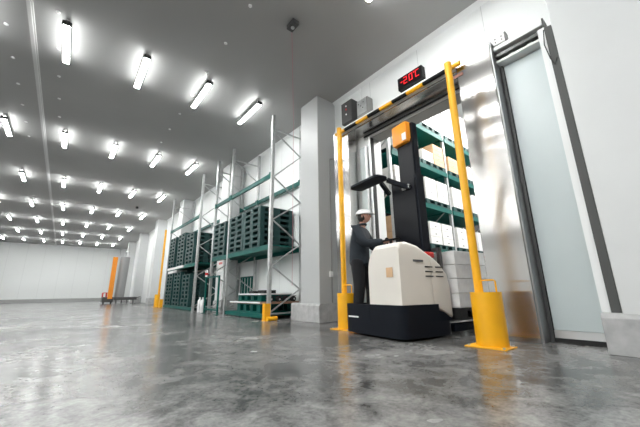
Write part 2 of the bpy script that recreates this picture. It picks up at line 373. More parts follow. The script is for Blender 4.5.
# ------------------------------------------------------------------ ceiling tube lamps
def lamp(loc, label):
    t = thing('ceiling_lamp', label, 'ceiling light', loc, 0, 'tube lamps in rows on the ceiling')
    MB().prism([(-.046, -.157), (.046, -.157), (.036, -.168), (-.036, -.168)][::-1], -.53, .53, 'y').make('diffuser', M['lamp'], t)
    MB().box(-.026, .026, -.53, .53, -.134, -.08).make('upper_diffuser', M['glow'], t)
    MB().box(-.066, .066, -.53, .53, -.156, -.135).make('rim', M['housing'], t)
    MB().box(-.03, .03, -.53, .53, -.079, -.06).make('housing', M['housing'], t)
    for s in (-1, 1):
        MB().box(-.062, .062, min(s * .532, s * .548), max(s * .532, s * .548), -.165, -.09, bev=.003).make('end_cap', M['cap'], t)
        MB().box(-.02, .02, s * .46 - .015, s * .46 + .015, -.06, 0).make('bracket', M['white'], t)
    return t
LX = [2.90 - 1.157 * k for k in range(8)]; LY = [6.19 + 4.388 * (k - 2) for k in range(9)]
ROWS = ['in the row straight above the near white pier', 'in the row over the doorway', 'in the first row past the doorway', 'in the second row past the doorway', 'in the third row past the doorway', 'in the fourth row past the doorway', 'in the fifth row past the doorway', 'in the sixth row past the doorway', 'in the last row before the end wall']
first = None
for r, y in enumerate(LY):
    if r == 0: ROWS[0] = 'in the row short of the doorway'
    for c, x in enumerate(LX):
        lab = 'ceiling tube lamp %s, %s from the door wall' % (ROWS[r], ORD[c])
        if first is None: first = lamp((x, y, H), lab)
        else: dup(first, (x, y, H), lab)
# small ceiling fittings
fit0 = None
k = 0
for col, x, y0, n in (('the column next to the pier', 1.63, 3.63, 9), ('the column beside the first lamps', -.70, 5.63, 7), ('the column outside the joint strip', -1.37, 5.50, 7)):
    for j in range(n):
        lab = 'small white ceiling fixing cap, %s along %s' % (ORD[j], col)
        if fit0 is None:
            o = MB().cyl((0, 0, -.012), (0, 0, 0), .03, n=14).ball((0, 0, -.012), .018, 1, 1, .7, 10).make('ceiling_fixing_cap', M['white'], None, 40)
            fit0 = o
        else: o = fit0.copy(); C.objects.link(o)
        o.location = (x, y0 + .955 * j, H); tag(o, lab, 'ceiling fixing', 'round fixing caps on the ceiling')
t = thing('ceiling_sensor', 'small dark box sensor hanging under the ceiling near the doorway', 'sensor', (2.33, 3.47, H))
MB().box(-.06, .06, -.10, .10, -.10, -.012, bev=.012).make('case', M['dkbox'], t)
MB().cyl((0, 0, -.115), (0, 0, -.099), .03, n=16).make('lens', M['galv'], t, 40)
MB().box(-.03, .03, -.03, .03, -.012, 0).make('mount', M['white'], t)
tag(MB().cyl((0, 0, -.1), (0, 0, 0), .06, n=16).make('ceiling_speaker', M['dkbox'], None, 40), 'small dark ceiling unit far down the aisle over the pallet racks', 'sensor').location = (2.36, 17.7, H)
tag(MB().tube([(2.4, 3.6, H - .006), (3.98, 5.85, H - .006), (3.985, 5.855, H - .02), (3.99, 5.86, .72)], .004, 6).make('hanging_line', M['cable']), 'thin red line dropping from the ceiling beside the first rack frame', 'cable')  # thin red line from the ceiling, drawn as a slim tube

# ------------------------------------------------------------------ pallet racks
RX, RR = 3.464, 4.32
def rack_frame(t, y):
    for x in (RX, RR):
        mb = MB(); mb.box(x - .035, x + .035, y - .04, y + .04, .008, 4.87); mb.make('upright', M['galv'], t)
        MB().box(x - .06, x + .06, y - .07, y + .07, 0, .008).make('foot_plate', M['galv'], t)
    zs = [4.45, 3.96, 3.25, 2.73, 2.2, 1.68, 1.16, .64, .16]
    MB().bar((RX + .03, y, 4.5), (RR - .03, y, 4.5), .03).make('brace', M['galv'], t)
    for i in range(len(zs) - 1):
        a, b = (RX + .035, RR - .035) if i % 2 == 0 else (RR - .035, RX + .035)
        MB().bar((a, y, zs[i]), (b, y, zs[i + 1]), .028).make('brace', M['galv'], t)
    MB().bar((RX + .03, y, .13), (RR - .03, y, .13), .028).make('brace', M['galv'], t)
def rack_bay(t, y0, y1, shelf=True, low=False):
    a, b = y0 + .041, y1 - .041
    for x in (RX, RR):
        MB().box(x - .028, x + .028, a, b, 3.235, 3.335).make('beam', M['green'], t)
        for yy in (a + .004, b - .004): MB().box(x - .045, x - .029, yy - .03, yy + .03, 3.2, 3.36).make('beam_connector', M['green'], t)
        if shelf: MB().box(x - .028, x + .028, a, b, 1.51, 1.63).make('beam', M['green'], t)
        if low: MB().box(x - .028, x + .028, a, b, .02, .115).make('beam', M['green'], t)
    if shelf: MB().box(RX + .029, RR - .029, a, b, 1.60, 1.632).make('shelf_deck', M['green'], t)
t = thing('pallet_rack', 'tall galvanised pallet rack with green beams beside the white pier', 'rack', (0, 0, 0))
for y in (5.97, 8.29, 9.49): rack_frame(t, y)
rack_bay(t, 5.97, 8.29); rack_bay(t, 8.29, 9.49)
t2 = thing('pallet_rack', 'tall galvanised pallet rack further down the aisle filled on both levels', 'rack', (0, 0, 0))
for y in (10.96, 14.85): rack_frame(t2, y)
rack_bay(t2, 10.96, 14.85, low=True)
# pallets
def pallet_mesh():
    mb = MB(); W, D, h = .90, .94, .141
    mb.box(0, D, -W / 2, W / 2, h - .032, h); mb.box(0, D, -W / 2, W / 2, 0, .022)
    for y0, y1 in ((-W / 2, -W / 2 + .12), (-.075, .075), (W / 2 - .12, W / 2)):
        for x0, x1 in ((0, .12), (D / 2 - .09, D / 2 + .09), (D - .12, D)): mb.box(x0, x1, y0, y1, .022, h - .032)
    return mb.make('plastic_pallet', M['pallet'])
P0 = None; PH = .1425
def stack(y, z, n, where, group, x=3.43):
    global P0
    for k in range(n):
        if P0 is None: P0 = pallet_mesh(); o = P0
        else: o = P0.copy(); C.objects.link(o)
        o.location = (x + random.uniform(-.008, .008), y + random.uniform(-.006, .006), z + k * PH)
        pos = 'topmost' if k == n - 1 else ('bottom one' if k == 0 else ORD[n - 1 - k] + ' from the top')
        tag(o, 'dark green pallet, %s in the %s' % (pos, where), 'pallet', group)
stack(6.86, 1.634, 7, 'shelf stack next to the pier', 'pallets on the first rack')
stack(7.78, 1.634, 7, 'middle shelf stack, first rack', 'pallets on the first rack')
stack(8.97, 1.634, 7, 'shelf stack in the narrow bay', 'pallets on the first rack')
stack(11.82, 1.634, 8, 'near upper stack, far rack', 'pallets on the far rack')
stack(12.98, 1.634, 9, 'middle upper stack, far rack', 'pallets on the far rack')
stack(14.25, 1.634, 9, 'end upper stack, far rack', 'pallets on the far rack')
stack(11.9, .117, 8, 'near floor stack, far rack', 'pallets on the far rack')
stack(13.05, .117, 9, 'middle floor stack, far rack', 'pallets on the far rack')
stack(14.2, .117, 9, 'end floor stack, far rack', 'pallets on the far rack')
tag(box('beam_highlight', M['white'], 3.40, 3.434, 12.3, 14.6, 1.535, 1.62), 'long white highlight painted along the shelf beam of the far rack', 'strip')  # highlight on the beam, modelled as a solid white strip
# yellow rack feet
def foot_guard(loc, label, h=.35):
    t = thing('rack_foot_guard', label, 'guard', loc, 0, 'yellow rack foot guards')
    MB().prism([(-.06, -.055), (.07, -.055), (.07, -.045), (-.05, -.045), (-.05, .055), (-.06, .055)], .01, h, 'z').make('shield', M['yellow'], t)
    MB().box(-.07, .012, -.085, .07, 0, .0095).make('foot_plate', M['yellow'], t)
    MB().cyl((-.04, -.115, .045), (.19, -.115, .045), .044, n=16).make('rounded_foot', M['yellow'], t, 40)
    return t
g0 = foot_guard((3.385, 5.93, 0), 'short yellow foot guard on the rack upright next to the white pier')
dup(g0, (3.385, 15.06, 0), 'short yellow foot guard on the far end upright of the far rack')

# goods under the first rack
def low_pallet(loc, label, m='green', h=.15):
    mb = MB(); W, D = 1.2, .84
    mb.box(0, D, -W / 2, W / 2, h - .03, h); mb.box(0, D, -W / 2, W / 2, 0, .03)
    for y0, y1 in ((-.6, -.42), (-.24, -.1), (.1, .24), (.42, .6)):
        for x0, x1 in ((0, .1), (.37, .47), (.74, .84)): mb.box(x0, x1, y0, y1, .03, h - .03)
    o = mb.make('plastic_pallet', M[m]); o.location = loc; return tag(o, label, 'pallet', 'pallets under the first rack')
low_pallet((3.50, 7.0, .125), 'green pallet under the brown plywood board below the first rack shelf', h=.2)
low_pallet((3.52, 7.0, .373), 'green pallet between the plywood board and the white board below the shelf')
t = thing('low_platform', 'low teal steel platform on the floor inside the first rack', 'platform', (3.9, 7.2, 0))
tpart('front_rail', MB().box(3.43, 3.48, 6.08, 8.2, .03, .115), M['green'], t)
tpart('rear_rail', MB().box(4.22, 4.27, 6.08, 8.2, .03, .115), M['green'], t)
tpart('deck', MB().box(3.481, 4.219, 6.1, 8.2, .09, .122), M['green'], t)
for x in (3.455, 4.245):
    for y in (6.2, 8.1): tpart('foot', MB().cyl((x, y, 0), (x, y, .03), .02, n=10), M['darksteel'], t)
t = thing('plywood_board', 'brown plywood board with pale front edge under the rack shelf', 'board', (3.9, 6.8, .33))
tpart('panel', MB().box(3.434, 4.36, 6.05, 7.9, .327, .37), M['wood'], t)
tpart('edge_band', MB().box(3.424, 3.433, 6.3, 7.9, .338, .372), M['trim'], t)
tag(box('white_board', M['trim'], 3.45, 4.30, 6.3, 7.48, .525, .555), 'flat white board on top of the green pallet below the rack shelf', 'board')
# black fittings on the board
def fitting(loc, label, s=1.0):
    t = thing('black_roller', label, 'roller', loc, 0, 'black roller wheels on the plywood board')
    MB().cyl((0, -.06 * s, .065 * s), (0, .06 * s, .065 * s), .065 * s, n=18).make('wheel', M['tyre'], t, 40)
    MB().cyl((0, -.068 * s, .065 * s), (0, -.061 * s, .065 * s), .025 * s, n=12).make('hub', M['galv'], t, 40)
    MB().box(-.07 * s, .07 * s, -.05 * s, .05 * s, .131 * s, .15 * s).make('bracket', M['tyre'], t); return t
f0 = fitting((3.6, 6.14, .371), 'black roller wheel at the front of the plywood board', .85)
for i, (x, y, s, lab) in enumerate(((3.80, 6.12, 1, 'black roller wheel second along the end of the plywood board'), (4.0, 6.14, 1, 'black roller wheel third along the end of the plywood board'), (4.2, 6.13, 1, 'black roller wheel at the back of the plywood board'))):
    dup(f0, (x, y, .371), lab)
def crate(y0, y1, x0, x1, z, h, label):
    mb = MB(); mb.box(x0, x1, y0, y1, z, z + .02)
    mb.box(x0, x0 + .015, y0, y1, z + .02, z + h); mb.box(x1 - .015, x1, y0, y1, z + .02, z + h)
    mb.box(x0 + .015, x1 - .015, y0, y0 + .015, z + .02, z + h); mb.box(x0 + .015, x1 - .015, y1 - .015, y1, z + .02, z + h)
    tag(mb.make('black_crate', M['tyre']), label, 'crate', 'black crates on the white board')
crate(6.32, 6.62, 3.55, 3.85, .556, .07, 'shallow black crate on the white board nearer the pier')
crate(6.75, 7.0, 3.5, 3.75, .556, .055, 'shallow black crate in the middle of the white board')
# green cage of tubes
t = thing('green_barrier', 'green steel tube barrier standing in front of the second rack frame', 'barrier', (3.36, 9.0, 0))
for y in (8.56, 9.58):
    tpart('post', MB().box(3.338, 3.382, y - .022, y + .022, .013, 1.06), M['green'], t)
    tpart('foot', MB().box(3.28, 3.40, y - .05, y + .05, 0, .0125), M['green'], t)
for z in (1.02, .10): tpart('rail', MB().box(3.34, 3.38, 8.583, 9.557, z, z + .04), M['green'], t)
t = thing('green_gate', 'green steel gate frame with four upright bars against the white back wall', 'gate', (4.39, 8.9, 0))
tpart('rail', MB().box(4.372, 4.408, 8.40, 9.36, 1.02, 1.06), M['green'], t)
tpart('rail', MB().box(4.372, 4.408, 8.40, 9.36, .52, .56), M['green'], t)
for y in (8.60, 8.79, 8.98, 9.18): tpart('bar', MB().box(4.372, 4.408, y - .035, y + .035, .561, 1.019), M['green'], t)
for y in (8.42, 9.34): tpart('post', MB().box(4.385, 4.408, y - .02, y + .02, 0, 1.019), M['green'], t)
# white bottles by the trolley
def bottle(loc, label, cap='white'):
    t = thing('white_bottle', label, 'bottle', loc, 0, 'white bottles on the floor by the rack')
    mb = MB(); prof = [(.0, .0), (.055, .0), (.06, .02), (.06, .33), (.045, .37), (.02, .40), (.02, .42)]
    n = 16; rings = []
    for r, z in prof[1:]: rings.append([mb.b.verts.new((r * math.cos(2 * math.pi * i / n), r * math.sin(2 * math.pi * i / n), z)) for i in range(n)])
    for A, B in zip(rings, rings[1:]):
        for i in range(n): mb.b.faces.new((A[i], A[(i + 1) % n], B[(i + 1) % n], B[i]))
    mb.b.faces.new(rings[0][::-1]); mb.b.faces.new(rings[-1]); mb.make('body', M['bottle'], t, 40)
    MB().cyl((0, 0, .42), (0, 0, .455), .026, n=12).make('cap', M[cap], t, 40); return t
bt = bottle((3.42, 10.2, 0), 'tall white bottle on the floor next to the far rack upright')
dup(bt, (3.42, 9.93, 0), 'tall white bottle on the floor next to the green barrier')
t = thing('spray_can', 'red and white can sitting on the corner of the green tube barrier', 'can', (3.36, 9.58, 1.061))
MB().cyl((0, 0, 0), (0, 0, .16), .045, n=16).make('body', M['bottle'], t, 40); MB().cyl((0, 0, .05), (0, 0, .12), .047, n=16).make('label_band', M['red'], t, 40)
MB().cyl((0, 0, .16), (0, 0, .2), .03, n=14).make('cap', M['white'], t, 40)
# sign on second pier
t = thing('notice_sign', 'white notice sign with red lettering on the second pier behind the green barrier', 'sign', (3.875, 9.86, 1.6))
tpart('board', MB().box(3.868, 3.879, 9.63, 10.0, 1.25, 1.85), M['white'], t)
for r in range(3):
    mb = MB()
    for c in range(3): mb.box(3.864, 3.8675, 9.68 + c * .1, 9.75 + c * .1, 1.72 - r * .12, 1.79 - r * .12)
    tpart('red_lettering', mb, M['red'], t)

# ------------------------------------------------------------------ far lift truck at the end of the aisle
t = thing('stacker_truck', 'parked stacker truck with an orange mast far down the aisle', 'lift truck', (2.6, 24.3, 0))
tpart('chassis', MB().box(2.0, 2.6, 24.05, 24.8, .1, .42, bev=.04), M['darksteel'], t)
tpart('mast', MB().box(2.27, 2.34, 24.0, 24.1, .3, 2.95).box(2.46, 2.53, 24.0, 24.1, .3, 2.95).box(2.341, 2.459, 24.02, 24.08, 2.8, 2.95).box(2.341, 2.459, 24.03, 24.07, .3, 2.8), M['orange'], t)
tpart('seat_frame', MB().box(2.0, 2.05, 24.1, 24.6, .42, .66).box(2.2, 2.25, 24.1, 24.6, .42, .66).box(2.0, 2.25, 24.1, 24.6, .661, .70), M['red'], t)
for x in (2.1, 2.5): tpart('wheel', MB().cyl((x - .04, 24.15, .1), (x + .04, 24.15, .1), .1, n=16), M['tyre'], t, 40)
t = thing('wrapping_machine', 'grey upright machine column on a low wheeled base beside the orange mast', 'machine', (3.2, 24.3, 0))
tpart('column', MB().cyl((2.94, 24.35, .4), (2.98, 24.35, 3.0), .27, .29, 24), M['greymast'], t, 40)
tpart('top_hook', MB().tube([(2.95, 24.3, 3.0), (2.95, 24.3, 3.3), (3.05, 24.3, 3.42), (3.15, 24.3, 3.35), (3.13, 24.3, 3.2)], .04, 8), M['galv'], t, 50)
tpart('base', MB().box(2.64, 3.9, 23.95, 24.7, .22, .40, bev=.02), M['darksteel'], t)
for x in (2.75, 3.05, 3.35, 3.7): tpart('wheel', MB().cyl((x - .03, 24.0, .09), (x + .03, 24.0, .09), .09, n=14).box(x - .03, x + .03, 23.99, 24.03, .1, .22), M['darksteel'], t, 40)
tpart('handle', MB().tube([(3.9, 24.2, .35), (4.15, 24.2, .42)], .02, 8), M['darksteel'], t)

# ------------------------------------------------------------------ goods in the cold room
FY0 = 4.0
t = thing('cold_room_rack', 'green beamed pallet rack full of cartons inside the cold room', 'rack', (8, 4.4, 0))
UXS = [5.45, 8.04, 10.62]
for x in UXS:
    for y in (FY0 + .04, FY0 + .96): tpart('upright', MB().box(x - .04, x + .04, y - .035, y + .035, 0, 6.2), M['galv'], t)
    zz = [.2, .85, 1.5, 2.15, 2.8, 3.45, 4.1, 4.75, 5.4, 6.05]
    for i in range(len(zz) - 1):
        a, b = (FY0 + .075, FY0 + .925) if i % 2 == 0 else (FY0 + .925, FY0 + .075)
        tpart('brace', MB().bar((x, a, zz[i]), (x, b, zz[i + 1]), .025), M['galv'], t)
LV = [1.56, 2.71, 3.79, 4.91]
for x0, x1 in zip(UXS, UXS[1:]):
    for z in LV:
        for y in (FY0, FY0 + .96):
            tpart('beam', MB().box(x0 + .041, x1 - .041, y - .025, y + .025, z - .12, z - .0), M['green'], t)
        tpart('deck', MB().box(x0 + .041, x1 - .041, FY0 + .026, FY0 + .934, z - .03, z - .001), M['green'], t)
def carton_proto(m, w, d, h, name):
    t = thing(name, '', 'carton')
    MB().box(-w / 2, w / 2, -d / 2, d / 2, 0, h, bev=.006).make('box_body', M[m], t)
    MB().box(-.035, .035, -d / 2 - .003, -d / 2 - .0005, h * .3, h * .42).make('printed_mark', M['tape'], t)
    return t
PB = {}
def carton(m, w, d, h, loc, label, group, rz=0):
    key = (m, w, d, h)
    if key not in PB:
        PB[key] = o = carton_proto(m, w, d, h, {'carton': 'white_carton', 'brown': 'cardboard_carton', 'wrap': 'wrapped_carton'}[m]); o.location = loc; o.rotation_euler = (0, 0, rz); o['label'] = label
    else: o = dup(PB[key], loc, label, rz)
    o['group'] = group; return o
LVN = ['second level', 'third level', 'fourth level', 'top level']
BAYN = ['behind the mast', 'before the upright', 'past the upright', 'at the deep end']
def shelf_pallet(loc, label):
    if 'shelf' not in PB:
        mb = MB(); mb.box(-.58, .58, 0, .9, .10, .12); mb.box(-.58, .58, 0, .9, 0, .018)
        for x0, x1 in ((-.58, -.42), (-.2, -.09), (.09, .2), (.42, .58)):
            for y0, y1 in ((0, .1), (.4, .5), (.8, .9)): mb.box(x0, x1, y0, y1, .018, .10)
        o = PB['shelf'] = mb.make('plastic_pallet', M['pallet'])
    else: o = PB['shelf'].copy(); C.objects.link(o)
    o.location = loc; tag(o, label, 'pallet', 'pallets in the cold room rack')
def load_pallet(li, bi, x, z, m, w, h, layers, cols=2):
    shelf_pallet((x, FY0 - .03, z), 'dark pallet under cartons, cold rack %s %s' % (LVN[li], BAYN[bi]))
    for c in range(cols):
        n = layers if isinstance(layers, int) else layers[c]; mm = m if isinstance(m, str) else m[c]
        for k in range(n):
            pos = 'topmost' if k == n - 1 else ('lowest' if k == 0 else ORD[k] + ' from below')
            carton(mm, w, .8, h, (x + (c - (cols - 1) / 2) * (w + .05) + random.uniform(-.008, .008), FY0 + .38, z + .121 + k * (h + .004)),
                   '%s carton, cold rack %s %s, %s in %s column' % ({'carton': 'white', 'brown': 'tan'}[mm], LVN[li], BAYN[bi], pos, ['first', 'second'][c]), 'cartons in the cold room')
XS = [6.1, 7.35, 8.72, 9.95]
for bi, x in enumerate(XS):
    load_pallet(0, bi, x, 1.562, ('brown', 'carton') if bi == 0 else 'carton', .52, .185, 3)
    load_pallet(1, bi, x, 2.712, 'carton', .52, .145, 4)
    load_pallet(2, bi, x, 3.792, ('carton', 'brown') if bi == 1 else ('brown' if bi == 2 else 'carton'), .52, .15, (2, 4) if bi == 1 else 3)
    load_pallet(3, bi, x, 4.912, 'carton', .56, .36, 3)

# ------------------------------------------------------------------ stand-on reach truck
TX, TY, TA = 3.19, 2.83, math.radians(-8)
t = thing('reach_truck', 'cream and black stand-on reach truck driving through the cold-room doorway', 'lift truck', (TX, TY, 0), TA)
def rp(name, mb, m, smooth=0, parent=t): return mb.make(name, M[m], parent, smooth)
def rrect(x0, x1, y0, y1, r, n=6):
    out = []
    for cx, cy, a in ((x1 - r, y1 - r, 0), (x0 + r, y1 - r, 90), (x0 + r, y0 + r, 180), (x1 - r, y0 + r, 270)):
        for k in range(n + 1): q = math.radians(a + 90 * k / n); out.append((cx + r * math.cos(q), cy + r * math.sin(q)))
    return out
# chassis: low hull, raised bumper wall around the operator, solid block under the cover
OUT = rrect(-.03, .9, -.58, .58, .13)
def arc(cx, cy, r, a0, a1, n=7): return [(cx + r * math.cos(math.radians(a0 + (a1 - a0) * k / n)), cy + r * math.sin(math.radians(a0 + (a1 - a0) * k / n))) for k in range(n + 1)]
rp('chassis', MB().prism(OUT, .03, .20, 'z'), 'navy', 40)
rp('chassis_foot', MB().prism(rrect(.03, .86, -.52, .52, .1), .012, .0299, 'z'), 'navy', 40)
rp('battery_base', MB().prism([(.62, -.58), (.62, 0.0), (-.03, 0.0)] + arc(.10, -.45, .13, 180, 270), .2, .405, 'z'), 'navy', 40)
rp('battery_base', MB().prism([(.621, .2), (.621, .33), (.72, .30), (.89, .2)], -.58, -.3, 'y'), 'navy', 40)
rp('bumper', MB().prism([(.8, .51), (.8, .58)] + arc(.10, .45, .13, 90, 180) + [(-.03, .001), (.04, .001), (.04, .51)], .2, .405, 'z'), 'navy', 40)
rp('reflector', MB().box(-.036, -.0305, .24, .46, .225, .245), 'white')
# cream hood: side outline swept across, rounded on the operator side
hood = MB()
prof = [(.0, .407), (.0, 1.11), (.04, 1.165), (.16, 1.18), (.36, 1.14), (.56, 1.04), (.56, .40), (.40, .407)]
hood.prism(prof, -.56, .02, 'y')
hood.b.edges.ensure_lookup_table()
tops = [e for e in hood.b.edges if all(abs(v.co.y - .02) < 1e-4 for v in e.verts) and all(v.co.z > .9 for v in e.verts) and abs(e.verts[0].co.x - e.verts[1].co.x) > .01]
bmesh.ops.bevel(hood.b, geom=tops, offset=.17, segments=6, profile=.5, affect='EDGES')
tops = [e for e in hood.b.edges if all(abs(v.co.y + .56) < 1e-4 for v in e.verts) and all(v.co.z > .9 for v in e.verts)]
bmesh.ops.bevel(hood.b, geom=tops, offset=.05, segments=3, profile=.5, affect='EDGES')
bmesh.ops.triangulate(hood.b, faces=hood.b.faces)
rp('hood', hood, 'cream', 35)
wing = MB().prism([(.561, .40), (.561, 1.035), (.76, .91), (.88, .78), (.92, .62), (.92, .22), (.74, .31)], -.56, -.34, 'y', bev=.025)
rp('hood_wing', wing, 'cream', 40)
for cx in (.52, .72):
    for z in (.75, .81, .87):
        rp('vent_slot', MB().box(cx - .07, cx + .07, -.568, -.5605, z - .008, z + .008), 'greyrubber')
rp('name_plate', MB().box(.24, .42, -.568, -.5605, .93, .955), 'tape')
rp('warning_label', MB().box(-.008, -.0005, -.44, -.33, .74, .86), 'brown')['label'] = 'small tan square label'
rp('tail_light', MB().box(.57, .74, -.50, -.36, 1.0, 1.08, bev=.015), 'red', 40)['label'] = 'red lamp cluster'
# console and handles
rp('console', MB().prism([(.62, .201), (.62, 1.0), (.56, 1.06), (.70, 1.10), (.78, 1.05), (.78, .201)], .22, .51, 'y', bev=.015), 'navy', 40)
rp('steering_wheel', MB().tube([(.30 + .11 * math.cos(a), -.14 + .11 * math.sin(a), 1.27 + .02 * math.cos(a)) for a in [2 * math.pi * k / 20 for k in range(21)]], .014, 8).cyl((.30, -.14, 1.2), (.30, -.14, 1.28), .02).bar((.19, -.14, 1.25), (.41, -.14, 1.29), .02, .012), 'black', 50)
rp('control_lever', MB().cyl((.42, .02, 1.05), (.40, .04, 1.3), .014, n=10).ball((.40, .04, 1.31), .03), 'black', 50)
rp('lever_base', MB().box(.36, .60, -.019, .10, .95, 1.06, bev=.01), 'navy')
# overhead guard
rp('overhead_guard', MB().prism(rrect(.14, .40, -.10, .58, .08), 2.2, 2.25, 'z', bev=.012), 'navy', 40)

rp('guard_arm', MB().bar((.40, -.05, 2.21), (.64, -.26, 2.06), .07, .06).bar((.42, .10, 2.21), (.64, .16, 2.08), .06, .05), 'navy')
rp('guard_bracket', MB().box(.60, .644, -.28, -.14, 2.05, 2.12, bev=.008), 'galv')
# mast
MC = -.14
MU = MC - .07
for s in (-1, 1):
    rp('mast_rail', MB().box(.66, .80, MC + s * .225 - .035, MC + s * .225 + .035, .08, 2.25), 'navy')
    rp('inner_rail', MB().box(.69, .79, MU + s * .135 - .03, MU + s * .135 + .03, .12, 3.12), 'navy')
    rp('lift_chain', MB().box(.74, .755, MU + s * .07 - .012, MU + s * .07 + .012, .3, 3.0), 'darksteel')
    rp('lift_cylinder', MB().cyl((.77, MU + s * .05, .1), (.77, MU + s * .05, 2.9), .03, n=14), 'darksteel', 40)
for z in (.35, 1.3, 2.15): rp('cross_member', MB().box(.662, .688, MC - .189, MC + .189, z - .05, z + .05), 'navy')
for z in (2.5, 3.05): rp('cross_member', MB().box(.70, .738, MU - .104, MU + .104, z - .05, z + .05), 'navy')
rp('mast_shield', MB().box(.645, .655, MC - .22, MC + .22, 1.05, 2.2, bev=.003), 'glassdark')
rp('mast_shield', MB().box(.672, .684, MU - .15, MU + .15, 2.21, 2.85, bev=.003), 'glassdark')
rp('mast_cap', MB().box(.60, .80, MU - .12, MU + .19, 2.80, 3.15, bev=.03), 'orange', 40)['label'] = 'orange mast head cover'
rp('mast_cap_plate', MB().box(.592, .599, MU - .11, MU - .03, 2.83, 2.95), 'white')
# carriage, forks, outriggers
rp('carriage', MB().box(.82, .87, MC - .38, MC + .38, .16, .60).box(.82, .87, MC - .38, MC - .33, .60, 1.15).box(.82, .87, MC + .33, MC + .38, .60, 1.15).box(.82, .87, MC - .38, MC + .38, 1.10, 1.15), 'darksteel')
for s in (-1, 1):
    rp('fork', MB().prism([(.872, .60), (.872, .175), (.90, .155), (2.0, .165), (2.0, .175), (.91, .195), (.905, .60)], MC + s * .24 - .05, MC + s * .24 + .05, 'y'), 'darksteel')
    y = s * .50
    rp('outrigger', MB().box(.92, 2.05, y - .06, y + .06, .045, .145, bev=.015), 'navy', 40)
    for x in (1.75, 1.93): rp('load_wheel', MB().cyl((x, y - .05, .075), (x, y + .05, .075), .075, n=16), 'tyre', 40)
rp('drive_wheel', MB().cyl((.3, -.45, .08), (.3, -.33, .08), .079, n=18), 'tyre', 40)
rp('drive_wheel', MB().cyl((.3, .38, .06), (.3, .46, .06), .06, n=18), 'tyre', 40)
# load
hx, hy = math.cos(TA), math.sin(TA)
def tw(x, y): return (TX + x * hx - y * hy, TY + x * hy + y * hx)
mb = MB(); W, D, h = 1.0, 1.0, .145
mb.box(-D / 2, D / 2, -W / 2, W / 2, h - .03, h); mb.box(-D / 2, D / 2, -W / 2, W / 2, -.0, .02)
for a in (-.5, -.07, .36):
    for b in (-.5, -.07, .36): mb.box(a, a + .14, b, b + .14, .02, h - .03)
o = mb.make('plastic_pallet', M['tyre']); LC = tw(1.47, MC); o.location = (*LC, .197); o.rotation_euler.z = TA
# lower face sits on the forks through its openings
tag(o, 'black plastic pallet of white cartons on the forks of the reach truck', 'pallet')
for k in range(4):
    for a in range(2):
        for b in range(2):
            x, y = tw(1.47 + (a - .5) * .5, MC + (b - .5) * .5)
            carton('wrap', .49, .49, .185, (x, y, .345 + k * .19), 'film-wrapped white carton on the truck, %s layer, %s' % (['bottom', 'second', 'third', 'top'][k], [['mast end near corner', 'mast end far corner'], ['fork tip near corner', 'fork tip far corner']][a][b]), 'film-wrapped cartons on the truck', TA - math.pi / 2 * 1)

# ------------------------------------------------------------------ operator
def skin(name, verts, edges, m, parent, sub=2, extra=None, root=0):
    me = bpy.data.meshes.new(name); me.from_pydata([v[:3] for v in verts], edges, [])
    o = bpy.data.objects.new(name, me); C.objects.link(o)
    o.modifiers.new('s', 'SKIN'); o.modifiers['s'].use_smooth_shade = True
    sk = me.skin_vertices[0].data
    for i, v in enumerate(verts): sk[i].radius = v[3] if isinstance(v[3], tuple) else (v[3], v[3])
    sk[root].use_root = True
    ss = o.modifiers.new('u', 'SUBSURF'); ss.levels = sub; ss.render_levels = sub
    bpy.context.view_layer.update()
    ev = o.evaluated_get(bpy.context.evaluated_depsgraph_get()); nm = bpy.data.meshes.new_from_object(ev)
    o.modifiers.clear(); o.data = nm; nm.name = name; bpy.data.meshes.remove(me)
    if extra:
        b = bmesh.new(); b.from_mesh(nm); extra(b); b.to_mesh(nm); b.free()
    nm.materials.clear(); nm.materials.append(M[m]); nm.shade_smooth(); o.parent = parent; return o
px, py = tw(.16, .40)
FA = math.radians(-66)
per = thing('person', 'person in white helmet and dark jacket standing at the truck controls', 'person', (px, py, .2005), FA); per.scale = (.93, .93, .915)
# joints, facing +x, left is +y
J = dict(pel=(0, 0, .93), sp=(.01, 0, 1.14), ch=(.03, 0, 1.34), nk=(.06, 0, 1.47), hd=(.10, 0, 1.56))
lh, lk, la, lt = (.02, .1, .88), (.14, .11, .48), (.12, .12, .08), (.28, .13, .035)
rh, rk, ra, rt = (0, -.1, .88), (.02, -.11, .49), (-.02, -.12, .08), (.14, -.13, .035)
ls, le, lw = (.05, .19, 1.37), (.18, .25, 1.12), (.44, .17, 1.15)
rs, re, rw = (.05, -.19, 1.37), (.20, -.24, 1.13), (.47, -.14, 1.16)
V = [(*J['pel'], (.13, .15)), (*J['sp'], (.11, .14)), (*J['ch'], (.125, .16)), (*J['nk'], .055), (*J['hd'], .06),
     (*lh, .085), (*lk, .056), (*la, .042), (*lt, .038), (*rh, .085), (*rk, .056), (*ra, .042), (*rt, .038),
     (*ls, .06), (*le, .044), (*lw, .029), (*rs, .06), (*re, .044), (*rw, .029)]
E_ = [(0, 1), (1, 2), (2, 3), (3, 4), (0, 5), (5, 6), (6, 7), (7, 8), (0, 9), (9, 10), (10, 11), (11, 12), (2, 13), (13, 14), (14, 15), (2, 16), (16, 17), (17, 18)]
def hand_pts(wr, s):
    """palm plus five bent fingers closing on a grip, as skin chains"""
    VV, EE = [], []
    wx, wy, wz = wr; base = len(V)
    palm = (wx + .055, wy - s * .005, wz - .005); VV.append((*palm, (.026, .030))); return palm
hp = {}
for s, wi in ((1, 15), (-1, 18)):
    wr = V[wi][:3]; palm = (wr[0] + .06, wr[1], wr[2] - .004)
    V.append((*palm, (.020, .034))); pi_ = len(V) - 1; E_.append((wi, pi_))
    hp[s] = palm
